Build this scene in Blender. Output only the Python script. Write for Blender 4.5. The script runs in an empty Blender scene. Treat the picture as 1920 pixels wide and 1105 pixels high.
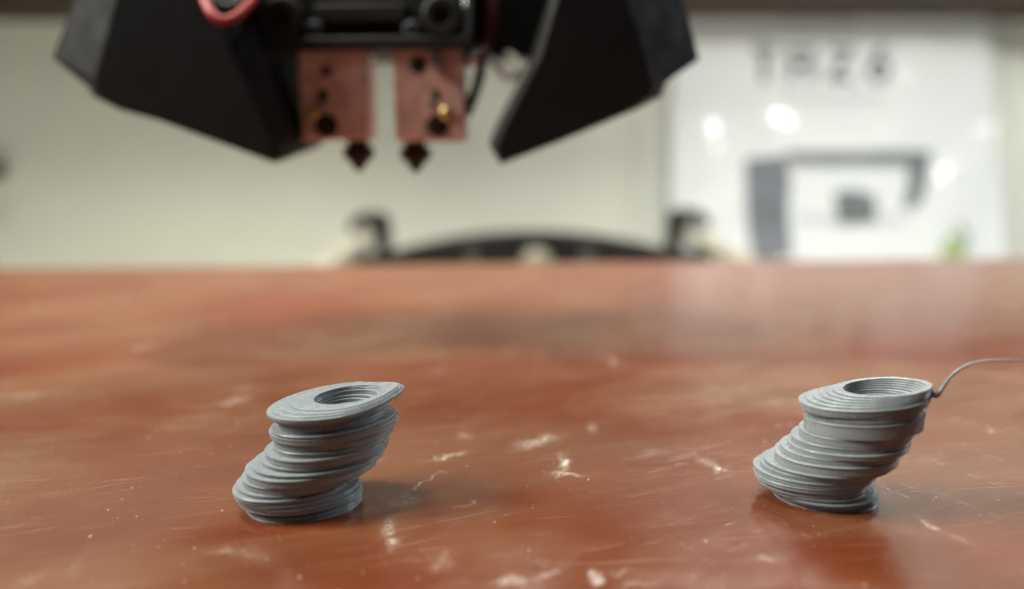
import bpy, bmesh, math, random
from mathutils import Vector, Matrix, noise

# ------------------------------------------------------------------ camera, world, lamps, exposure
scene = bpy.context.scene
MM = 0.001                                   # every length below is written in millimetres
FPX, PITCH, ROLL, CAM = 1600.0, math.radians(10.9), math.radians(0.6), Vector((0, 0, 51))
FWD = Vector((0, math.cos(PITCH), -math.sin(PITCH)))
UP0 = Vector((0, math.sin(PITCH), math.cos(PITCH)))
RIGHT = Vector((1, 0, 0)) * math.cos(ROLL) - UP0 * math.sin(ROLL)
UP = UP0 * math.cos(ROLL) + Vector((1, 0, 0)) * math.sin(ROLL)

cam_data = bpy.data.cameras.new('camera')
cam = bpy.data.objects.new('camera', cam_data)
scene.collection.objects.link(cam)
M3 = Matrix((RIGHT, UP, -FWD)).transposed()
cam.matrix_world = Matrix.Translation(CAM * MM) @ M3.to_4x4()
cam_data.sensor_width = 36
cam_data.lens = 36 * FPX / 1920
cam_data.clip_start = 0.002
cam_data.clip_end = 50
cam_data.dof.use_dof = True
cam_data.dof.focus_distance = 0.121
cam_data.dof.aperture_fstop = 7.0
scene.camera = cam

world = bpy.data.worlds.new('World')
scene.world = world
world.use_nodes = True
bg = world.node_tree.nodes['Background']
bg.inputs['Color'].default_value = (0.90, 0.95, 1.0, 1)
bg.inputs['Strength'].default_value = 0.035

def lamp(name, loc, target, sx, sy, power, col, spread=180):
    d = bpy.data.lights.new(name, 'AREA')
    d.shape = 'RECTANGLE'; d.size = sx; d.size_y = sy; d.energy = power; d.color = col; d.spread = math.radians(spread)
    o = bpy.data.objects.new(name, d)
    scene.collection.objects.link(o)
    o.location = loc
    o.rotation_euler = (Vector(target) - Vector(loc)).to_track_quat('-Z', 'Y').to_euler()
    return o
lamp('unseen_lamp', (-0.48, 0.09, 0.44), (0.15, -0.02, 0), 0.30, 0.24, 2.6, (1.0, 0.97, 0.91), 105)
lamp('unseen_lamp', (-0.48, 0.46, 0.90), (-0.34, 0.60, 0.05), 0.90, 0.10, 3.4, (1.0, 0.98, 0.89), 52)  # added wall washer, narrow beam to brighten the left wall
lamp('unseen_lamp', (0.46, 0.45, 0.88), (0.28, 0.59, 0.05), 0.70, 0.12, 1.2, (0.95, 0.98, 1.0), 44)  # added wall washer for the right side of the wall
lamp('unseen_lamp', (0.68, 0.36, 0.32), (0.0, 0.16, 0), 0.24, 0.16, 2.1, (0.85, 0.93, 1.0))  # unseen right-back lamp, set low to fill under the head
lamp('unseen_lamp', (0.04, 0.50, 0.36), (0.0, 0.18, 0), 0.46, 0.06, 1.35, (1.0, 0.98, 0.94), 110)  # added back strip lamp, lightens the bed beneath the head
lamp('unseen_lamp', (0.30, -1.20, 1.00), (0.24, 0.585, 0.09), 0.16, 0.10, 0.17, (1.0, 0.99, 0.95), 15)  # added narrow spot behind the camera, gives the sleeve its glints

scene.view_settings.view_transform = 'Standard'
scene.view_settings.look = 'None'
scene.view_settings.exposure = 0
scene.view_settings.gamma = 1
scene.cycles.use_denoising = True
scene.cycles.max_bounces = 5
random.seed(4)

# ------------------------------------------------------------------ helpers
def at(x, y, Y):
    """where a point seen at (x, y) in the photograph stands when it is Y mm in front of the lens"""
    d = FWD + RIGHT * ((x - 960) / FPX) - UP * ((y - 552.5) / FPX)
    return CAM + d * (Y / d.y)

def obj(name, bm, material, parent=None, smooth=True, bevel=0.0):
    me = bpy.data.meshes.new(name)
    bmesh.ops.recalc_face_normals(bm, faces=bm.faces)
    bmesh.ops.scale(bm, vec=(MM, MM, MM), verts=bm.verts)
    bm.to_mesh(me); bm.free()
    me.materials.append(material)
    if smooth:
        for p in me.polygons: p.use_smooth = True
        me.set_sharp_from_angle(angle=math.radians(38))
    o = bpy.data.objects.new(name, me)
    scene.collection.objects.link(o)
    if bevel:
        b = o.modifiers.new('bevel', 'BEVEL'); b.width = bevel * MM; b.segments = 2; b.limit_method = 'ANGLE'
    if parent is not None:
        o.parent = parent
        o.matrix_parent_inverse = parent.matrix_world.inverted()
    return o

def thing(name, label, cat, loc, group=None):
    o = bpy.data.objects.new(name, None)
    o.empty_display_size = 0.005
    scene.collection.objects.link(o)
    o.location = Vector(loc) * MM
    o.matrix_world = Matrix.Translation(Vector(loc) * MM)
    tag(o, label, cat, group)
    return o

def tag(o, label, cat, group=None):
    o['label'] = label; o['category'] = cat
    if group: o['group'] = group

def box(bm, c, s):
    r = bmesh.ops.create_cube(bm, size=1)
    bmesh.ops.scale(bm, vec=s, verts=r['verts'])
    bmesh.ops.translate(bm, vec=c, verts=r['verts'])
    return r['verts']

def boxbm(x0, x1, y0, y1, z0, z1):
    bm = bmesh.new()
    box(bm, ((x0 + x1) / 2, (y0 + y1) / 2, (z0 + z1) / 2), (x1 - x0, y1 - y0, z1 - z0))
    return bm

def loft(bm, rings, cap=True):
    """rings: equal-length closed loops"""
    vs = [[bm.verts.new(p) for p in r] for r in rings]
    n = len(vs[0])
    for a, b in zip(vs[:-1], vs[1:]):
        for i in range(n):
            bm.faces.new((a[i], a[(i + 1) % n], b[(i + 1) % n], b[i]))
    if cap:
        bm.faces.new(vs[0]); bm.faces.new(vs[-1])
    return bm

def lathe(bm, prof, c, axis='Z', seg=32):
    """prof: (radius, height) list along the axis, closed at both ends"""
    rings = []
    for r, h in prof:
        ring = []
        for i in range(seg):
            a = 2 * math.pi * i / seg
            p = (r * math.cos(a), r * math.sin(a), h)
            if axis == 'Y': p = (p[0], p[2], p[1])
            if axis == 'X': p = (p[2], p[0], p[1])
            ring.append(Vector(c) + Vector(p))
        rings.append(ring)
    return loft(bm, rings)

def smooth_path(pts, k=6):
    out = []
    P = [Vector(p) for p in pts]
    for i in range(len(P) - 1):
        p0, p1, p2, p3 = P[max(i - 1, 0)], P[i], P[i + 1], P[min(i + 2, len(P) - 1)]
        for j in range(k):
            t = j / k
            out.append(0.5 * (2 * p1 + (p2 - p0) * t + (2 * p0 - 5 * p1 + 4 * p2 - p3) * t * t + (3 * p1 - p0 - 3 * p2 + p3) * t ** 3))
    out.append(P[-1])
    return out

def tube(bm, pts, rad, seg=12, k=6):
    path = smooth_path(pts, k)
    rings, n = [], len(path)
    nrm = None
    for i, p in enumerate(path):
        t = (path[min(i + 1, n - 1)] - path[max(i - 1, 0)]).normalized()
        if nrm is None:
            nrm = t.orthogonal().normalized()
        nrm = (nrm - t * nrm.dot(t)).normalized()
        b = t.cross(nrm)
        r = rad(i / (n - 1)) if callable(rad) else rad
        rings.append([p + (nrm * math.cos(a) + b * math.sin(a)) * r for a in [2 * math.pi * q / seg for q in range(seg)]])
    return loft(bm, rings)

# ------------------------------------------------------------------ materials
class NT:
    def __init__(self, name):
        self.m = bpy.data.materials.new(name); self.m.use_nodes = True
        self.t = self.m.node_tree
        self.p = self.t.nodes['Principled BSDF']
        tc = self.t.nodes.new('ShaderNodeTexCoord')
        self.pos = self.vmul(tc.outputs['Object'], (1000, 1000, 1000))
    def put(self, sock, v):
        if isinstance(v, bpy.types.NodeSocket): self.t.links.new(v, sock)
        else: sock.default_value = v
    def set(self, **k):
        for n, v in k.items():
            n = n.replace('_', ' ')
            if isinstance(v, tuple) and len(v) == 3 and 'Color' in n: v = v + (1,)
            self.put(self.p.inputs[n], v)
        return self
    def vmul(self, a, v):
        n = self.t.nodes.new('ShaderNodeVectorMath'); n.operation = 'MULTIPLY'
        self.put(n.inputs[0], a); n.inputs[1].default_value = v
        return n.outputs[0]
    def rot(self, a, deg):
        n = self.t.nodes.new('ShaderNodeMapping'); self.put(n.inputs[0], a)
        n.inputs['Rotation'].default_value = (0, 0, math.radians(deg)); return n.outputs[0]
    def noise(self, vec, scale, detail=4, rough=0.55, dist=0.0):
        n = self.t.nodes.new('ShaderNodeTexNoise'); self.put(n.inputs['Vector'], vec)
        n.inputs['Scale'].default_value = scale; n.inputs['Detail'].default_value = detail
        n.inputs['Roughness'].default_value = rough; n.inputs['Distortion'].default_value = dist
        return n.outputs[0]
    def voro(self, vec, scale):
        n = self.t.nodes.new('ShaderNodeTexVoronoi'); self.put(n.inputs['Vector'], vec)
        n.inputs['Scale'].default_value = scale
        return n.outputs['Distance'], n.outputs['Color']
    def remap(self, v, a, b, c=0.0, d=1.0):
        n = self.t.nodes.new('ShaderNodeMapRange'); n.interpolation_type = 'SMOOTHSTEP'
        self.put(n.inputs[0], v)
        for i, q in enumerate((a, b, c, d)): n.inputs[i + 1].default_value = q
        return n.outputs[0]
    def math(self, op, a, b=0.0, clamp=False):
        n = self.t.nodes.new('ShaderNodeMath'); n.operation = op; n.use_clamp = clamp
        self.put(n.inputs[0], a); self.put(n.inputs[1], b); return n.outputs[0]
    def mix(self, f, a, b):
        n = self.t.nodes.new('ShaderNodeMix'); n.data_type = 'RGBA'
        self.put(n.inputs[0], f)
        for s, v in ((n.inputs[6], a), (n.inputs[7], b)):
            self.put(s, v + (1,) if isinstance(v, tuple) else v)
        return n.outputs[2]
    def attr(self, name):
        n = self.t.nodes.new('ShaderNodeAttribute'); n.attribute_name = name; return n.outputs['Fac']
    def bump(self, h, strength, dist):
        n = self.t.nodes.new('ShaderNodeBump'); n.inputs['Strength'].default_value = strength
        n.inputs['Distance'].default_value = dist * MM
        self.put(n.inputs['Height'], h); self.put(self.p.inputs['Normal'], n.outputs[0]); return self

def simple(name, col, rough=0.5, metal=0.0, var=0.15, scale=0.3, bump=0.0, **k):
    n = NT(name)
    f = n.noise(n.pos, scale, 5, 0.6)
    a = tuple(c * (1 - var) for c in col); b = tuple(min(1, c * (1 + var)) for c in col)
    n.set(Base_Color=n.mix(n.remap(f, .3, .7), a, b), Roughness=n.remap(f, .25, .75, rough * .85, min(1, rough * 1.15)), Metallic=metal, **k)
    if bump: n.bump(n.noise(n.pos, scale * 6, 4), bump, .3)
    return n.m

def bed_material():
    n = NT('amber_bed_sheet')
    P = n.pos
    skew = n.rot(P, -14)
    cloud = n.noise(n.vmul(skew, (.014, .022, 1)), 1, 5, .55, .8)
    cloud2 = n.noise(n.vmul(n.rot(P, -12), (.035, .06, 1)), 1, 4, .5, .5)
    film = n.remap(n.math('ADD', cloud, n.math('MULTIPLY', cloud2, .35)), .42, .98)
    wipe = n.noise(n.vmul(n.rot(P, -14), (.05, .40, 1)), 1, 6, .62, .5)
    smudge = n.noise(n.vmul(n.rot(P, -20), (.10, .20, 1)), 1, 6, .6, .5)
    hair = n.noise(n.vmul(n.rot(P, -24), (.045, 2.6, 1)), 1, 1, .5, .1)
    hair_m = n.math('MULTIPLY', n.remap(hair, .69, .73), n.remap(smudge, .46, .60))
    hair2 = n.noise(n.vmul(n.rot(P, 62), (.035, 3.2, 1)), 1, 1, .5, .1)
    hair_m2 = n.math('MULTIPLY', n.remap(hair2, .71, .75), n.remap(wipe, .46, .60))
    hair3 = n.noise(n.vmul(n.rot(P, -4), (.035, 2.2, 1)), 1, 1, .5, .1)
    hair_m3 = n.math('MULTIPLY', n.remap(hair3, .72, .75), n.remap(cloud2, .42, .56))
    hairs = n.math('MAXIMUM', n.math('MAXIMUM', hair_m, n.math('MULTIPLY', hair_m2, .7)), hair_m3)
    def dust(scale, r0, r1, keep):
        d, c = n.voro(n.vmul(P, (1, .5, 1)), scale)
        sep = n.t.nodes.new('ShaderNodeSeparateColor'); n.put(sep.inputs[0], c)
        return n.math('MULTIPLY', n.remap(d, r0, r1, 1, 0), n.remap(sep.outputs[0], keep, keep + .04))
    specks = n.math('MAXIMUM', n.math('MULTIPLY', dust(1.1, .06, .14, .70), n.remap(smudge, .45, .60)), dust(.17, .02, .05, .50))
    specks = n.math('MAXIMUM', specks, n.math('MULTIPLY', dust(.45, .04, .09, .66), n.remap(wipe, .42, .55)))
    crumb = n.noise(n.vmul(n.rot(P, -6), (1.1, 1.3, 1)), 1, 5, .8, .4)
    lump = n.noise(n.vmul(n.rot(P, -10), (.5, .5, 1)), 1, 4, .7, .6)
    att = n.attr('residue')
    res = n.remap(n.math('ADD', n.math('MULTIPLY', att, .54), n.math('ADD', n.math('MULTIPLY', crumb, .55), n.math('MULTIPLY', lump, .45))), .78, 1.06)
    res = n.math('MULTIPLY', n.math('MAXIMUM', n.math('MULTIPLY', res, n.remap(att, .03, .30)), n.math('MULTIPLY', n.remap(att, .15, .7, 0, .5), n.remap(crumb, .44, .56))), .9)
    haze_ = n.math('MULTIPLY', att, .22)
    col = n.mix(n.remap(cloud2, .25, .75), (.122, .020, .0038), (.155, .028, .0056))
    col = n.mix(n.math('MULTIPLY', film, .56), col, (.190, .112, .054))
    col = n.mix(n.math('MULTIPLY', n.remap(smudge, .50, .85), .13), col, (.34, .20, .12))
    col = n.mix(n.math('MULTIPLY', n.remap(wipe, .52, .78), .14), col, (.36, .21, .12))
    col = n.mix(n.math('MULTIPLY', hairs, .30), col, (.52, .36, .25))
    col = n.mix(n.math('MULTIPLY', specks, .48), col, (.70, .55, .42))
    col = n.mix(haze_, col, (.50, .40, .30))
    col = n.mix(n.math('MULTIPLY', res, .85), col, (.66, .61, .52))
    rough = n.math('ADD', .135, n.math('MULTIPLY', film, .10))
    rough = n.math('ADD', rough, n.remap(smudge, .40, .80, 0, .07))
    rough = n.math('ADD', rough, n.math('MULTIPLY', res, .12))
    n.set(Base_Color=col, Roughness=rough, IOR=1.64)
    hgt = n.math('ADD', n.math('MULTIPLY', lump, .25), n.math('MULTIPLY', wipe, .35))
    hgt = n.math('ADD', hgt, n.math('MULTIPLY', n.math('MULTIPLY', res, crumb), .8))
    hgt = n.math('ADD', hgt, n.math('MULTIPLY', specks, 1.2))
    n.bump(n.math('ADD', hgt, n.math('MULTIPLY', hairs, .6)), .4, .10)
    return n.m

def print_material():
    n = NT('grey_printed_plastic')
    f = n.noise(n.pos, .5, 4)
    g = n.noise(n.pos, 4.0, 3)
    n.set(Base_Color=n.mix(n.remap(f, .3, .7), (.232, .262, .268), (.258, .288, .291)), Roughness=n.remap(f, .3, .7, .24, .30), IOR=1.48)
    return n.m

def sleeve_material():
    n = NT('clear_plastic_sleeve')
    n.set(Base_Color=(.93, .95, .93), Roughness=.12, IOR=1.5)
    N_, L_ = n.t.nodes, n.t.links
    tr = N_.new('ShaderNodeBsdfTransparent'); tr.inputs[0].default_value = (.98, .985, .98, 1)
    gl = N_.new('ShaderNodeBsdfAnisotropic'); gl.inputs['Roughness'].default_value = .20
    m1 = N_.new('ShaderNodeMixShader'); m2 = N_.new('ShaderNodeMixShader'); m2.inputs[0].default_value = .10
    m1.inputs[0].default_value = .07; L_.new(tr.outputs[0], m1.inputs[1]); L_.new(gl.outputs[0], m1.inputs[2])
    L_.new(m1.outputs[0], m2.inputs[1]); L_.new(n.p.outputs[0], m2.inputs[2])
    L_.new(m2.outputs[0], N_['Material Output'].inputs[0])
    return n.m

MAT = dict(
    bed=bed_material(), grey=print_material(), sleeve=sleeve_material(),
    wall=simple('painted_wall', (.70, .70, .60), .75, 0, .03, .01),
    table=simple('table_top', (.55, .54, .50), .6, 0, .08, .01),
    plate=simple('bed_glass_edge', (.36, .21, .11), .35, 0, .1, .05),
    shelf=simple('brown_shelf', (.030, .022, .013), .7, 0, .15, .03, Specular_IOR_Level=.2),
    duct=simple('black_printed_plastic', (.0075, .0073, .0066), .75, 0, .12, .2, .15, Specular_IOR_Level=.25),
    carriage=simple('black_carriage_plastic', (.016, .0155, .0135), .6, 0, .2, .2, .15, Specular_IOR_Level=.3),
    void=simple('black_metal_plate', (.006, .006, .006), .6, 0, .1, .2),
    coppery=simple('bed_tinted_metal', (.80, .47, .37), .42, .12, .24, .25, .1),  # the bed's reddish reflection is put into this base colour
    brass=simple('brass', (.68, .50, .20), .34, .9, .15, .5),
    burnt=simple('burnt_brass', (.035, .020, .011), .5, .5, .4, .4, .2),
    steel=simple('bright_steel', (.62, .62, .60), .22, 1, .06, .2),
    red=simple('red_wire_jacket', (.36, .022, .018), .5, 0, .1, .3),
    maroon=simple('maroon_wire_jacket', (.12, .022, .020), .4, 0, .2, .3),
    tan_w=simple('pale_wire_jacket', (.42, .42, .33), .4, 0, .1, .3),
    rod=simple('cream_rod', (.27, .25, .19), .45, .1, .08, .1),
    frame=simple('black_frame_plastic', (.010, .010, .008), .65, 0, .2, .1, Specular_IOR_Level=.25),
    spoke=simple('grey_plastic_rib', (.10, .10, .085), .5, 0, .1, .2),
    knob=simple('beige_plastic_knob', (.20, .185, .13), .6, 0, .1, .2),
    paper=simple('white_paper', (.80, .81, .79), .5, 0, .015, .02),
    ink=simple('grey_ink', (.085, .095, .10), .5, 0, .1, .05),
    paleink=simple('pale_grey_ink', (.55, .56, .56), .5, 0, .05, .05),
    darkink=simple('slate_ink', (.085, .09, .115), .5, 0, .35, .05),
    greenink=simple('lime_ink', (.30, .43, .08), .5, 0, .1, .05),
)

# ------------------------------------------------------------------ the setting
def struct(o): o['kind'] = 'structure'; return o
struct(obj('wall', boxbm(-700, 800, 600, 620, -70, 520), MAT['wall'], smooth=False))
struct(obj('table_top', boxbm(-700, 800, 60, 600, -90, -70), MAT['table'], smooth=False))

# ------------------------------------------------------------------ print bed
# dried glue and plastic residue: (x, y, long half-axis x, y, short half-axis x, y, strength) on the sheet
MARKS = [
    (4.19, 135.06, 3.79, 2.47, 0.13, -2.22, 0.71), (7.79, 125.67, 1.1, -0.03, -0.22, -3.59, 0.95), (8.16, 121.24, 2.52, -0.29, -0.07, -0.86, 0.85),
    (13.87, 141.52, 1.14, -0.03, -0.28, -2.93, 0.52), (-8.41, 137.96, 1.45, -0.4, 0.03, -1.51, 0.47), (-10.31, 128.83, 3.28, 1.84, 0.08, -0.57, 0.85),
    (-12.9, 118.61, 2.96, 3.94, 0.11, -0.37, 0.76), (-15.32, 112.56, 3.95, 1.26, 0.32, -1.76, 0.47), (-19.98, 108.91, 2.43, 0.76, 0.44, -1.93, 0.33),
    (-16.53, 104.05, 1.08, -0.34, 0.24, -3.13, 0.66), (-15.48, 99.91, 0.83, -0.02, 0.26, -1.9, 0.76), (-5.56, 112.5, 0.26, -0.01, 0.03, -0.75, 0.95),
    (-6.86, 111.48, 1.63, 0.23, 0.05, -0.59, 0.38), (-8.71, 95.14, 1.6, -0.59, -0.02, -2.34, 0.4), (-11.94, 95.21, 1.71, -0.04, 0.12, -1.1, 0.24),
    (-0.35, 90.5, 2.49, 0.29, 0.04, -1.1, 0.52), (4.0, 91.37, 1.86, 0.72, 0.08, -1.2, 0.48), (9.06, 91.02, 0.94, 0.29, -0.01, -1.39, 0.8),
    (12.08, 92.43, 1.25, 0.6, 0.01, -0.81, 0.48), (3.5, 94.37, 1.69, -0.04, -0.03, -0.65, 0.32), (30.35, 125.05, 1.45, -3.01, -0.55, -1.27, 0.52),
    (31.22, 122.48, 0.75, -0.4, -0.21, -0.69, 0.95), (30.7, 95.09, 1.11, -0.94, -0.29, -0.62, 0.48), (33.44, 111.01, 1.94, -0.05, -0.2, -0.73, 0.24),
    (-35.68, 97.85, 2.6, -0.58, 0.32, -1.14, 0.4), (-32.53, 97.24, 1.33, -0.83, 0.16, -1.28, 0.4), (-56.58, 92.0, 1.63, 1.82, 0.72, -0.97, 0.32),
    (-52.46, 95.03, -0.85, 4.09, 0.9, -0.67, 0.24), (-54.0, 158.7, 2.85, 2.92, 0.97, -2.46, 0.52), (-54.8, 166.37, 1.92, -0.07, 0.48, -1.55, 0.33),
    (-88.18, 168.27, 0.75, 0.59, 0.85, -1.56, 0.85), (-98.13, 163.6, 5.01, 1.12, 1.56, -2.67, 0.43), (-90.35, 202.62, 1.17, -0.05, 0.76, -1.8, 0.66),
    (22.15, 183.58, 0.62, -0.02, -0.26, -2.23, 0.66), (5.94, 188.77, 0.86, -0.03, -0.08, -2.35, 0.47), (54.47, 103.19, 0.56, -2.38, -0.5, -0.64, 0.66),
    (56.01, 99.46, 0.76, -1.59, -0.64, -0.86, 0.43), (80.88, 137.88, 1.1, -0.03, -0.36, -0.65, 0.66), (61.26, 149.19, 0.68, -0.02, -0.39, -1.01, 0.47),
    (53.37, 116.9, 1.14, 0.99, -1.02, -5.38, 0.28), (-26.99, 126.18, 1.26, 1.42, 0.46, -1.39, 0.33), (14.26, 89.38, 2.79, 0.84, -0.04, -0.77, 0.4),
    (27.28, 97.3, 1.3, 0.8, -0.05, -0.65, 0.32), (-69.65, 120.08, 0.21, 1.22, 0.67, -0.88, 0.33), (22.78, 129.27, 3.27, 1.89, -0.11, -1.5, 0.28),
    (-22.13, 127.14, 2.01, 1.17, 0.22, -0.92, 0.28), (66.74, 212.45, 3.52, -3.72, -1.32, -3.83, 0.28), (91.67, 223.75, 7.42, -0.36, -1.28, -3.24, 0.28)]

def axis_lines(lo, hi, a, b, fine, coarse):
    v, x = [], lo
    while x < hi:
        v.append(x); x += fine if a <= x < b else coarse
    return v + [hi]

bed = thing('print_bed', 'scuffed orange-brown print bed sheet under the grey prints', 'print bed', (0, 190, -8))
xs = axis_lines(-240, 240, -70, 92, .42, 6)
ys = axis_lines(45, 329, 86, 172, .42, 6)
bm = bmesh.new()
lay = bm.verts.layers.float.new('residue')
grid = []
for y in ys:
    row = []
    for x in xs:
        v = bm.verts.new((x, y, 0))
        if 60 < y < 240:
            s = 0.0
            w1 = noise.noise_vector(Vector((x * .45, y * .25, 3.1))); w2 = noise.noise_vector(Vector((x * 1.3, y * .6, 7.7)))
            wx, wy = .9 * w1.x + .45 * w2.x, 1.6 * w1.y + .9 * w2.y
            for (cx, cy, ax, ay, bx, by, st) in MARKS:
                dx, dy = x - cx + wx, y - cy + wy
                if abs(dx) > 2.5 * (abs(ax) + abs(bx)) or abs(dy) > 2.5 * (abs(ay) + abs(by)): continue
                det = ax * by - ay * bx
                p = (dx * by - dy * bx) / det; q = (ax * dy - ay * dx) / det
                s = max(s, st * math.exp(-.9 * (p * p + q * q) ** 1.1))
            v[lay] = s
        row.append(v)
    grid.append(row)
for a, b in zip(grid[:-1], grid[1:]):
    for i in range(len(xs) - 1): bm.faces.new((a[i], a[i + 1], b[i + 1], b[i]))
ed = [e for e in bm.edges if e.is_boundary]
r = bmesh.ops.extrude_edge_only(bm, edges=ed)
for v in r['geom']:
    if isinstance(v, bmesh.types.BMVert): v.co.z = -1.2
obj('bed_sheet', bm, MAT['bed'], bed)
obj('glass_plate', boxbm(-239, 239, 46, 328, -8, -1.1), MAT['plate'], bed, bevel=.6)

# ------------------------------------------------------------------ background: shelf, rear frame, leaflet
bm = bmesh.new()
a, b = at(-260, 24, 557), at(2180, 22, 557)
lo0, lo1 = a.z, b.z
loft(bm, [[Vector((a.x, y, lo0 + h)) for y, h in ((555, 0), (600, 0), (600, 30), (555, 30))],
          [Vector((b.x, y, lo1 + h)) for y, h in ((555, 0), (600, 0), (600, 30), (555, 30))]])
tag(obj('wall_shelf', bm, MAT['shelf'], smooth=False, bevel=1), 'long dark brown shelf edge above the pale wall', 'shelf')

k = at(-16, 322, 590)
bm = bmesh.new(); lathe(bm, [(.1, -4), (4, -4), (6, -2.5), (6, 0), (5, 2), (5, 10), (.1, 10)], (k.x, 590, k.z), 'Y')
tag(obj('wall_hook', bm, MAT['void']), 'small black knob on the pale wall', 'knob')

fr = thing('printer_frame', 'black arched rear frame with rod clips behind the bed', 'frame', (9, 500, -70))
YA = 497
def arch_top(x): return -8.2 - 16.2 * ((x - 10.5) / 98) ** 2
def arch(x0, x1, y0, y1, drop, n=40):
    bm = bmesh.new(); rings = []
    for i in range(n + 1):
        x = x0 + (x1 - x0) * i / n; t = arch_top(x)
        lo = drop(x) if callable(drop) else t - drop
        tt = t
        rings.append([Vector((x, y0, lo)), Vector((x, y1, lo)), Vector((x, y1, tt)), Vector((x, y0, tt))])
    return loft(bm, rings)
obj('arch_rim', arch(-96, 117, 490, 512, 4.6), MAT['frame'], fr)
obj('arch_panel', arch(-95.5, 116.5, 500, 510, lambda x: -69.5), MAT['void'], fr)
for px in (885, 1102):
    q = at(px, 466, 494)
    obj('rib', boxbm(q.x - 3.6, q.x + 3.6, 494, 500.5, -69.5, arch_top(q.x) - 3), MAT['spoke'], fr, bevel=.8)
q = at(1006, 486, 488)
bm = bmesh.new(); lathe(bm, [(.2, -3), (6, -3), (8, -1.5), (9, 2), (9, 13), (.2, 13)], (q.x, 488, q.z - 3), 'Y')
obj('tensioner_knob', bm, MAT['knob'], fr)
for sgn, cx in ((-1, at(700, 440, 497).x), (1, at(1284, 440, 497).x)):
    # strap that climbs on the inner side and curls outward over the rod
    path = [(cx - sgn * 6, -70), (cx - sgn * 6, -30), (cx - sgn * 6, -8), (cx - sgn * 6, -2.5), (cx - sgn * 4.8, .2), (cx - sgn * 1, .9), (cx + sgn * 6, .7), (cx + sgn * 10, -.6), (cx + sgn * 11, -5.5)]
    sp = smooth_path([Vector((x, 0, z)) for x, z in path], 6)
    bm = bmesh.new(); rings = []
    for i, p in enumerate(sp):
        t = (sp[min(i + 1, len(sp) - 1)] - sp[max(i - 1, 0)]).normalized(); nv = Vector((-t.z, 0, t.x))
        w = 3.3 if i < len(sp) - 10 else 2.4
        rings.append([p + nv * w + Vector((0, 490, 0)), p - nv * w + Vector((0, 490, 0)), p - nv * w + Vector((0, 508, 0)), p + nv * w + Vector((0, 508, 0))])
    loft(bm, rings)
    clip = obj('rod_clip', bm, MAT['frame'], fr, bevel=.6)
    obj('clip_foot', boxbm(cx - 16, cx + 16, 489, 509, -69.8, -20), MAT['frame'], fr, bevel=1)
    bm = bmesh.new(); lathe(bm, [(.2, 340), (4.2, 340), (4.8, 341), (4.8, 512), (4.2, 513), (.2, 513)], (cx + sgn * 2.2, 0, -9.0), 'Y')
    obj('smooth_rod', bm, MAT['rod'], fr)

YP = 585
def pp(x, y, Y=YP): return at(x, y, Y)
def flat(name, pts, mat, parent, y=YP, th=.25):
    """a flat printed shape lying on the leaflet's face"""
    bm = bmesh.new()
    P = [pp(px, py) for px, py in pts]
    loft(bm, [[Vector((p.x, y - th, p.z)) for p in P], [Vector((p.x, y, p.z)) for p in P]])
    return obj(name, bm, mat, parent, smooth=False)
def ring_sector(cx, cy, r0, r1, a0, a1, n=16):
    o = [(cx + r1 * math.cos(math.radians(a0 + (a1 - a0) * i / n)), cy + r1 * math.sin(math.radians(a0 + (a1 - a0) * i / n))) for i in range(n + 1)]
    i_ = [(cx + r0 * math.cos(math.radians(a1 + (a0 - a1) * i / n)), cy + r0 * math.sin(math.radians(a1 + (a0 - a1) * i / n))) for i in range(n + 1)]
    return o + i_

lf = thing('leaflet', 'white printed leaflet in a glossy clear sleeve against the wall', 'leaflet', (pp(1560, 480).x, YP, -70))
tl, tr, br, bl = pp(1262, -60), pp(1846, -60), pp(1884, 500), pp(1258, 500)
bm = bmesh.new()
P = [Vector((tl.x, 0, tl.z)), Vector((tr.x, 0, tr.z)), Vector((br.x, 0, br.z)), Vector((br.x + 2, 0, -69.8)), Vector((bl.x, 0, -69.8)), Vector((bl.x, 0, bl.z))]
loft(bm, [[p + Vector((0, YP, 0)) for p in P], [p + Vector((0, YP + 3, 0)) for p in P]])
sheet = obj('paper_sheet', bm, MAT['paper'], lf, smooth=False)
def glyph(strokes, name='letter', mat='ink'):
    bm = bmesh.new()
    for pts in strokes:
        Q = [pp(x, y) for x, y in pts]
        loft(bm, [[Vector((p.x, YP - .3, p.z)) for p in Q], [Vector((p.x, YP - .02, p.z)) for p in Q]])
    return obj(name, bm, MAT[mat], sheet, smooth=False)
def rc(x0, y0, x1, y1): return [(x0, y0), (x1, y0), (x1, y1), (x0, y1)]
glyph([rc(1412, 86, 1456, 99), rc(1426, 99, 1441, 154)])                                              # T
glyph([rc(1476, 88, 1490, 154), rc(1514, 88, 1528, 154), rc(1490, 88, 1514, 100), rc(1490, 118, 1514, 129)])  # A
glyph([rc(1552, 88, 1600, 100), [(1582, 100), (1600, 100), (1570, 142), (1552, 142)], rc(1552, 142, 1600, 154)])  # Z
glyph([ring_sector(1648, 132, 9, 23, 0, 359.9, 28), [(1650, 84), (1664, 88), (1642, 124), (1625, 130)]])  # 6
x = 1474
for w in (16, 14, 16, 14, 16, 18, 16): glyph([rc(x, 34, x + w - 5, 50)], 'small_print', 'paleink'); x += w + 4
x = 1462
for w in (30, 24, 18, 34, 30, 26, 22): glyph([rc(x, 178, x + w - 4, 190)], 'small_print', 'paleink'); x += w + 2
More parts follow.
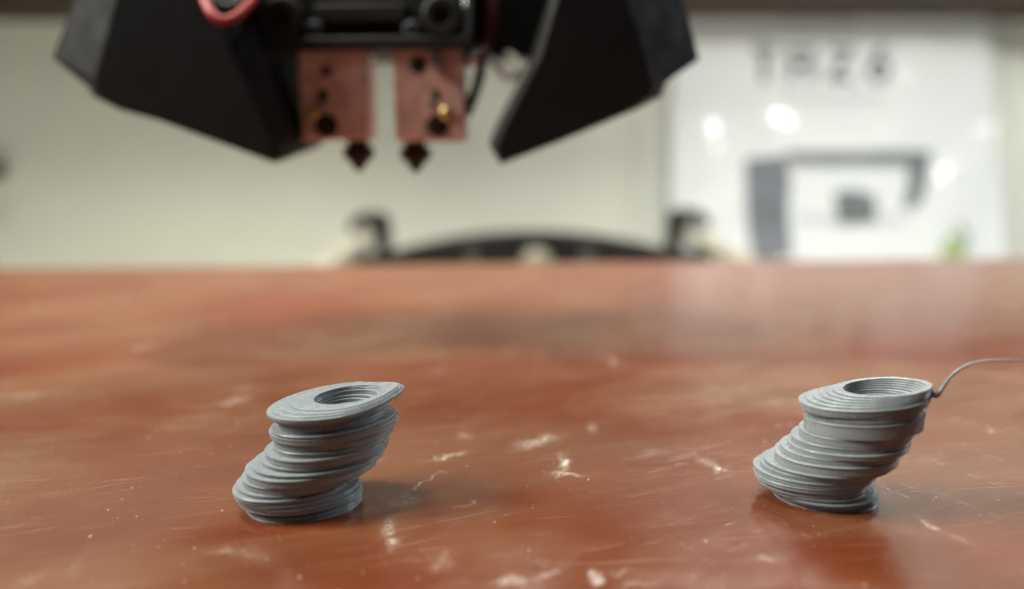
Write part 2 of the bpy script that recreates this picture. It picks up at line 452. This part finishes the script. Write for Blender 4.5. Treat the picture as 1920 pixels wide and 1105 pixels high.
# picture of a printer: electronics tower, gantry beam, right post, tool head, floor line
pic = flat('printed_picture', [(1396, 300), (1470, 290), (1482, 330), (1478, 400), (1486, 480), (1412, 500), (1400, 410)], MAT['darkink'], sheet)
flat('picture_beam', rc(1474, 283, 1745, 309), MAT['darkink'], sheet)
flat('picture_post', [(1700, 306), (1742, 306), (1732, 370), (1708, 398), (1692, 385), (1704, 345)], MAT['ink'], sheet)
flat('picture_tool_head', [(1562, 362), (1600, 354), (1644, 368), (1640, 418), (1572, 422)], MAT['ink'], sheet)
flat('picture_platform', rc(1494, 404, 1690, 420), MAT['paleink'], sheet)
flat('picture_beam_shadow', rc(1490, 306, 1700, 318), MAT['paleink'], sheet)
flat('emblem_leaf', [(1758, 492), (1770, 452), (1788, 436), (1814, 466), (1808, 494), (1780, 500)], MAT['greenink'], sheet)
flat('emblem_stem', ring_sector(1785, 448, 22, 32, -70, 60), MAT['ink'], sheet)

# sleeve: a wavy clear film with puckers, welded round the leaflet
x0, x1 = pp(1184, 300).x, pp(1872, 300).x
z0, z1 = -69.5, pp(1500, -60).z
PUCK = [(1340, 300, 15, 20, 8.5), (1500, 245, 24, 14, 6.5), (1602, 262, 12, 11, 4.8), (1690, 175, 0, 0, 0)]
CREASE = [((1735, 20), (1722, 95), 6, 4.0), ((1722, 95), (1650, 235), 6.5, 4.0), ((1850, 250), (1760, 345), 7, 3.6), ((1760, 345), (1705, 440), 7, 4.2)]
pk = [(pp(a, b).x, pp(a, b).z, c, d, e) for a, b, c, d, e in PUCK if e]
cr = [(pp(*a), pp(*b), w, h) for a, b, w, h in CREASE]
bm = bmesh.new(); grid = []
NX, NZ = 220, 170
for j in range(NZ + 1):
    row = []
    for i in range(NX + 1):
        x = x0 + (x1 - x0) * i / NX; z = z0 + (z1 - z0) * j / NZ
        y = YP - 2.2 - .5 * math.sin(x * .045 + z * .02) - .4 * math.sin(z * .06 - x * .013)
        for (a, b, c, d, e) in pk:
            y -= e * math.exp(-(((x - a) / c) ** 2 + ((z - b) / d) ** 2))
        for (a, b, w, h) in cr:
            ab = Vector((b.x - a.x, b.z - a.z)); ap = Vector((x - a.x, z - a.z))
            t = max(0, min(1, ap.dot(ab) / ab.dot(ab))); dd = (ap - ab * t).length
            y -= h * (.78 + .5 * noise.noise(Vector((x * .05, z * .05, 2)))) * math.exp(-(dd / (w * (1 + .3 * noise.noise(Vector((x * .04, z * .04, 9)))))) ** 2)
        # rolled left margin
        u = (x - x0)
        y -= 5.0 * math.exp(-((u - 9) / 6.5) ** 2) - 1.6 * math.exp(-((u - 22) / 4) ** 2)
        row.append(bm.verts.new((x, min(y, YP - .6), z)))
    grid.append(row)
for a, b in zip(grid[:-1], grid[1:]):
    for i in range(NX): bm.faces.new((a[i], a[i + 1], b[i + 1], b[i]))
slv = obj('clear_sleeve', bm, MAT['sleeve'], lf)
if sum(p.normal.y for p in slv.data.polygons) > 0: slv.data.flip_normals()

# ------------------------------------------------------------------ print head
hd = thing('extruder_assembly', 'black dual print head with two copper heater blocks over the bed', 'printer toolhead', (-20, 205, 42))
YH = 196
def duct(A, B, name):
    bm = bmesh.new()
    ra = [at(x, y, 184) for x, y in A]
    rb = [at(x, y, 194) for x, y in B]
    rc_ = [Vector((p.x, 226, p.z + (2 if p.z < 95 else 0))) for p in rb]
    loft(bm, [ra, rb, rc_])
    return obj(name, bm, MAT['duct'], hd, bevel=.5)
duct([(262, -180), (176, 148), (176, 164), (182, 178), (230, 204), (302, 224), (512, 301), (519, 294), (511, 262), (440, 112), (330, -180)],
     [(208, -180), (97, 108), (165, 161), (173, 180), (226, 207), (300, 227), (516, 307), (548, 292), (556, 256), (500, 110), (372, -180)], 'cooling_duct')
duct([(1105, -180), (1196, 60), (1226, 166), (1220, 178), (1180, 204), (1050, 260), (940, 303), (929, 276), (944, 238), (1012, 105), (1095, -180)],
     [(1236, -180), (1312, 112), (1250, 154), (1240, 182), (1190, 207), (1052, 265), (938, 309), (917, 271), (934, 235), (998, 110), (1085, -180)], 'cooling_duct')

def pbox(name, x0, y0, x1, y1, Y0, Y1, mat, parent=hd, bevel=.5):
    a, b = at(x0, y0, Y0), at(x1, y1, Y0)
    return obj(name, boxbm(a.x, b.x, Y0, Y1, b.z, a.z), MAT[mat], parent, bevel=bevel)
pbox('back_plate', 380, -180, 1120, 106, 222, 238, 'void')
car = pbox('carriage', 488, -180, 884, 76, 198, 223, 'carriage', bevel=1)
pbox('carriage_lip', 496, 70, 880, 92, 194, 222, 'carriage')
pbox('carriage_rail', 590, 8, 760, 40, 195.5, 199, 'carriage')
pbox('side_bracket', 452, 40, 560, 104, 208, 223, 'void')
for (cx, cy, r) in ((527, 33, 4.7), (829, 28, 4.5)):
    q = at(cx, cy, 194)
    bm = bmesh.new(); lathe(bm, [(1.9, 5), (1.9, .6), (2.3, 0), (r - .6, 0), (r, .6), (r, 5)], (q.x, 194, q.z), 'Y')
    b_ = obj('screw_boss', bm, MAT['carriage'], hd)
    bm = bmesh.new(); lathe(bm, [(.1, 0), (1.9, 0), (1.9, 3), (.1, 3)], (q.x, 195.4, q.z), 'Y', 6)
    obj('screw_socket', bm, MAT['void'], b_)
for cx, cy in ((588, 56), (772, 56)):
    q = at(cx, cy, 194)
    bm = bmesh.new(); lathe(bm, [(.1, 0), (1.5, 0), (2.4, 1.2), (2.4, 5), (.1, 5)], (q.x, 194.5, q.z), 'Y')
    obj('screw_head', bm, MAT['void'], hd)

def heater(x0, x1, y0, y1, nx, side):
    blk = pbox('heater_block', x0, y0, x1, y1, YH, YH + 13, 'coppery', bevel=.6)
    blk['label'] = 'reddish copper heater block'
    # nozzle
    q = at(nx, y1, YH + 5); c = (q.x, YH + 6.5, q.z)
    bm = bmesh.new(); lathe(bm, [(.1, .5), (2.5, .5), (2.5, -1.6), (.1, -1.6)], c)
    nz = obj('nozzle', bm, MAT['burnt'], hd)
    bm = bmesh.new(); lathe(bm, [(.1, -1.5), (3.3, -1.5), (3.6, -1.9), (3.6, -3.9), (3.2, -4.3), (.1, -4.3)], c, seg=6)
    obj('hex_nut', bm, MAT['burnt'], nz)
    bm = bmesh.new(); lathe(bm, [(.1, -4.2), (2.9, -4.2), (.75, -7.0), (.6, -7.3), (.1, -7.3)], c, seg=24)
    obj('tip', bm, MAT['burnt'], nz)
    return blk
hl = heater(556, 692, 88, 263, 669, -1)
hr = heater(735, 872, 88, 265, 777, 1)
def dot(px, py, r, mat, parent, name, out=.5, deep=2, squash=1.0, Y=YH):
    q = at(px, py, Y)
    bm = bmesh.new(); lathe(bm, [(.05, -out), (r * .6, -out), (r, -out * .5), (r, deep), (.05, deep)], (0, 0, 0), 'Y', 24)
    bmesh.ops.scale(bm, vec=(1, 1, squash), verts=bm.verts)
    bmesh.ops.translate(bm, vec=(q.x, Y, q.z), verts=bm.verts)
    return obj(name, bm, MAT[mat], parent)
dot(612, 134, 1.15, 'void', hl, 'hole', .15)
dot(606, 178, 1.15, 'void', hl, 'hole', .15)
dot(606, 190, .9, 'spoke', hl, 'wire_ferrule', .8)
dot(588, 210, 1.55, 'brass', hl, 'brass_screw', 1.4)
dot(612, 236, 2.6, 'burnt', hl, 'dark_reflection', .5)  # dark disc stands in for a brownish reflection on the block
dot(784, 122, 1.9, 'burnt', hr, 'hole', .15)
dot(819, 118, 1.25, 'steel', hr, 'steel_clip', 2.2, squash=1.7)
dot(818, 178, 1.0, 'void', hr, 'hole', .15)
dot(806, 194, .9, 'steel', hr, 'wire_ferrule', .8)
dot(838, 212, 1.5, 'brass', hr, 'brass_screw', 1.0)
dot(820, 236, 2.5, 'burnt', hr, 'dark_reflection', .5)  # same painted dark reflection on the right block
q = at(868, 109, 199)
bm = bmesh.new(); lathe(bm, [(.1, 0), (1.5, 0), (1.8, .4), (1.8, 4.2), (.1, 4.2)], (q.x - 1, 200, q.z), 'X', 20)
obj('heater_cartridge', bm, MAT['steel'], hd)
def wire(name, pts, r, mat):
    bm = bmesh.new(); tube(bm, [at(x, y, Y) for x, y, Y in pts], r)
    return obj(name, bm, MAT[mat], hd)
wire('red_wire', [(352, -120, 205), (374, -30, 188), (392, 18, 182), (412, 38, 181), (438, 34, 182), (462, 14, 185), (482, -12, 192), (500, -60, 210)], 1.0, 'red')
wire('black_wire', [(372, -120, 205), (392, -20, 190), (404, 6, 186), (420, 16, 186), (440, 12, 187), (452, -8, 192), (470, -60, 210)], 1.3, 'void')
wire('maroon_wire', [(924, -150, 212), (922, -40, 208), (920, 30, 206), (914, 70, 206), (905, 98, 205), (893, 109, 202)], 1.5, 'maroon')
wire('maroon_wire', [(904, -150, 214), (903, -20, 212), (905, 60, 212), (902, 130, 212), (884, 190, 208), (874, 212, 205)], 1.25, 'burnt')
wire('grey_wire', [(876, -150, 200), (877, -30, 198), (876, 30, 197), (872, 70, 197), (862, 92, 198)], 1.1, 'steel')
wire('pale_wire', [(905, 96, 221), (925, 118, 218), (944, 140, 217), (962, 146, 217), (972, 130, 218), (966, 112, 220), (952, 100, 222)], .8, 'tan_w')

# ------------------------------------------------------------------ the two failed prints
def interp(tab, t):
    if t <= tab[0][0]: return tab[0][1]
    for (a, va), (b, vb) in zip(tab[:-1], tab[1:]):
        if t <= b: return va + (vb - va) * (t - a) / (b - a)
    return tab[-1][1]

def make_print(label, base, ZL, ZR, BANDS, IL, IR, seed, wall, tip, cuts):
    """a stack of tiers, each slid sideways over the one below: (from, to, left reach, right reach)"""
    rnd = random.Random(seed)
    t_ = thing('failed_print', label, 'print', (base[0], base[1], 0), 'failed grey prints on the bed')
    n = Vector((base[0], base[1], 0)).normalized(); u = Vector((n.y, -n.x, 0)); c0 = Vector((base[0], base[1], 0))
    SEG, RIBS = 360, 120
    tilt = (ZR - ZL) / 18.0
    ph1, ph2 = rnd.uniform(0, 6.28), rnd.uniform(0, 6.28)
    parts, cur, name_i = [], bmesh.new(), 0
    for (t0, t1, sl, sr) in BANDS:
        tm = (t0 + t1) / 2
        if name_i < len(cuts) - 1 and tm > cuts[name_i][1]:
            parts.append((cuts[name_i][0], cur)); cur = bmesh.new(); name_i += 1
        a, cx = (sr - sl) / 2, (sr + sl) / 2
        b = a * .80
        il, ir = interp(IL, tm), interp(IR, tm)
        if tm < IL[0][0]: il, ir = sl + wall, sr - wall
        il = max(il, sl + .55); ir = min(ir, sr - .45)
        ai, ci = (ir - il) / 2, (ir + il) / 2
        bi = min(ai * .82, b - .6)
        hgt = (t1 - t0) * ZL
        nl = max(1, round(hgt / .27))
        rib = .030 if hgt > .85 else .006
        rim = rnd.uniform(.05, .17) if nl > 1 else 0.0          # the tier's last bead is pushed out a little
        dy = rnd.uniform(-.32, .32) if tm < .9 else 0.0
        if .1 < tm < .83: sl += rnd.uniform(-.13, .13)
        q1, q2 = (rnd.uniform(0, 6.28), rnd.uniform(0, 6.28)) if tm < .93 else (ph1, ph2)
        if .3 < tm < .83: sr += rnd.uniform(-.22, .22)
        a, cx = (sr - sl) / 2, (sr + sl) / 2
        b = a * .80
        # outer profile from the foot to the top: (distance inward, height fraction)
        prof = [(.26, 0.0), (.10, .05 / nl), (.03, .14 / nl)] if t0 > 0 else [(-.10, 0.0), (-.10, .05 / nl), (-.04, .14 / nl)]
        for k in range(nl):
            f0 = k / nl
            out = -rim if k == nl - 1 else 0.0
            prof += [(out, f0 + .30 / nl), (out, f0 + .70 / nl)]
            if k < nl - 1: prof.append((.028, f0 + 1.0 / nl))
        prof += [(.05 - rim, 1 - .06 / nl), (.16 - rim, 1.0)]
        inner = [(.14, 1.0), (.04, 1 - .08 / nl)]
        for k in range(nl - 1, -1, -1):
            f0 = k / nl
            inner += [(0.0, f0 + .70 / nl), (0.0, f0 + .30 / nl)]
            if k: inner.append((.06, f0))
        inner += [(.14, 0.0)]
        rings = [[] for _ in range(len(prof) + len(inner))]
        fade = max(0, min(1, (tm - .88) / .06))
        for i in range(SEG):
            th = 2 * math.pi * i / SEG; cs, sn = math.cos(th), math.sin(th)
            wob = 1 + .009 * math.sin(2 * th + q1) + .006 * math.sin(3 * th + ph1 + 2 * tm) + .005 * math.sin(5 * th + q2)
            point = 1 - tip * max(0, cs) ** 1.3 * fade
            bump_ = .045 * fade * math.exp(-((th - 1.25) / .16) ** 2)
            o = Vector((cx + a * cs * (wob + bump_), b * sn * (wob + bump_) * point + dy))
            rb = rib * math.sin(RIBS * th)
            inn = Vector((ci + ai * cs, bi * sn + dy * .5))
            dv = inn - o; L = max(dv.length, .3)
            def pt(d, f):
                q = o + dv * (d / L)
                z = (t0 + (t1 - t0) * f) * (ZL + tilt * (q.x + 4)) + tip * 1.1 * fade * max(0, (q.x - 9) / 5) ** 2
                return c0 + u * q.x + n * q.y + Vector((0, 0, max(z, 0)))
            for r, (d, f) in enumerate(prof): rings[r].append(pt(d - rb, f))
            for r, (d, f) in enumerate(inner): rings[len(prof) + r].append(pt(L - d, f))
        vs = [[cur.verts.new(p) for p in r] for r in rings]
        for q in range(len(vs)):
            A, B = vs[q], vs[(q + 1) % len(vs)]
            for i in range(SEG):
                cur.faces.new((A[i], A[(i + 1) % SEG], B[(i + 1) % SEG], B[i]))
    parts.append((cuts[name_i][0], cur))
    for nm, bm in parts: obj(nm, bm, MAT['grey'], t_)
    return t_

CUTS = [('base_flange', .30), ('lower_collar', .50), ('waist', .71), ('upper_flange', .87), ('top_lip', 9)]
make_print('grey leaning layered print without a trailing strand', (-29.5, 112.05), 13.9, 15.2,
    [(0, 0.055, -7.8, 7.98), (0.055, 0.085, -7.6, 8.01), (0.085, 0.15, -8.75, 7.9), (0.15, 0.195, -9.3, 7.65), (0.195, 0.245, -9.4, 6.2), (0.245, 0.285, -8.9, 7.1), (0.285, 0.36, -8.0, 8.7), (0.36, 0.445, -7.2, 10.27), (0.445, 0.485, -6.5, 11.28), (0.485, 0.53, -5.4, 11.77), (0.53, 0.61, -4.75, 12.16), (0.61, 0.66, -3.7, 12.46), (0.66, 0.735, -3.45, 13.31), (0.735, 0.8, -4.0, 13.78), (0.8, 0.83, -3.75, 12.9), (0.83, 0.895, -2.75, 11.9), (0.895, 0.93, -3.2, 12.3), (0.93, 0.958, -3.6, 13.0), (0.958, 1.0, -4.0, 14.5), (1.0, 1.014, -3.3, 14.3), (1.014, 1.026, -2.2, 14.1), (1.026, 1.038, -0.9, 13.8)],
    [(.50, .6), (.80, 2.2), (1.0, 2.1), (1.05, 2.2)],
    [(.50, 5.6), (.80, 8.2), (.85, 8.8), (.90, 9.5), (.95, 10.4), (1.0, 11.2), (1.05, 11.7)],
    3, 4.2, .42, CUTS)
right = make_print('grey leaning layered print trailing a thin filament strand', (43.88, 112.45), 14.05, 16.3,
    [(0, 0.05, -7.2, 6.63), (0.05, 0.09, -7.9, 6.55), (0.09, 0.13, -8.8, 6.0), (0.13, 0.19, -9.4, 5.1), (0.19, 0.24, -9.9, 5.6), (0.24, 0.3, -9.95, 6.2), (0.3, 0.345, -9.3, 7.2), (0.345, 0.385, -8.4, 8.06), (0.385, 0.475, -7.2, 8.8), (0.475, 0.535, -6.6, 9.37), (0.535, 0.585, -5.6, 9.88), (0.585, 0.64, -4.95, 10.19), (0.64, 0.72, -4.1, 10.65), (0.72, 0.855, -3.6, 11.48), (0.855, 0.89, -2.85, 11.36), (0.89, 0.92, -3.6, 11.69), (0.92, 0.96, -4.0, 11.95), (0.96, 1.0, -4.2, 12.15), (1.0, 1.02, -3.4, 12.1), (1.02, 1.037, -2.5, 12.15), (1.037, 1.054, -1.6, 12.2), (1.054, 1.071, -0.8, 12.2), (1.071, 1.088, 0, 12.2)],
    [(.50, -.2), (.80, 1.1), (1.0, 1.3), (1.09, 1.3)],
    [(.50, 4.6), (.80, 6.4), (.86, 6.6), (.90, 7.7), (.95, 8.9), (1.0, 10.1), (1.09, 11.5)],
    8, 4.0, .06, CUTS)
STRING = [(54.92, 108.14, 16.86), (55.31, 107.99, 16.32), (55.86, 107.78, 16.16), (56.17, 107.65, 16.71), (56.58, 107.5, 17.63), (57.19, 107.26, 18.85), (58.09, 106.9, 19.95), (59.29, 106.44, 20.79), (60.83, 105.83, 21.36), (62.77, 105.08, 21.65), (64.97, 104.22, 21.79), (67.68, 103.16, 21.74)]
bm = bmesh.new()
tube(bm, STRING, lambda t: max(.085, .44 - .36 * min(1, t * 1.2) ** .8) + .10 * math.exp(-((t - .14) / .05) ** 2) + .02 * math.sin(t * 40) * math.sin(t * 17), 10, 8)
s = obj('filament_strand', bm, MAT['grey'], right)
s['label'] = 'thin grey strand curling away from the top lip'
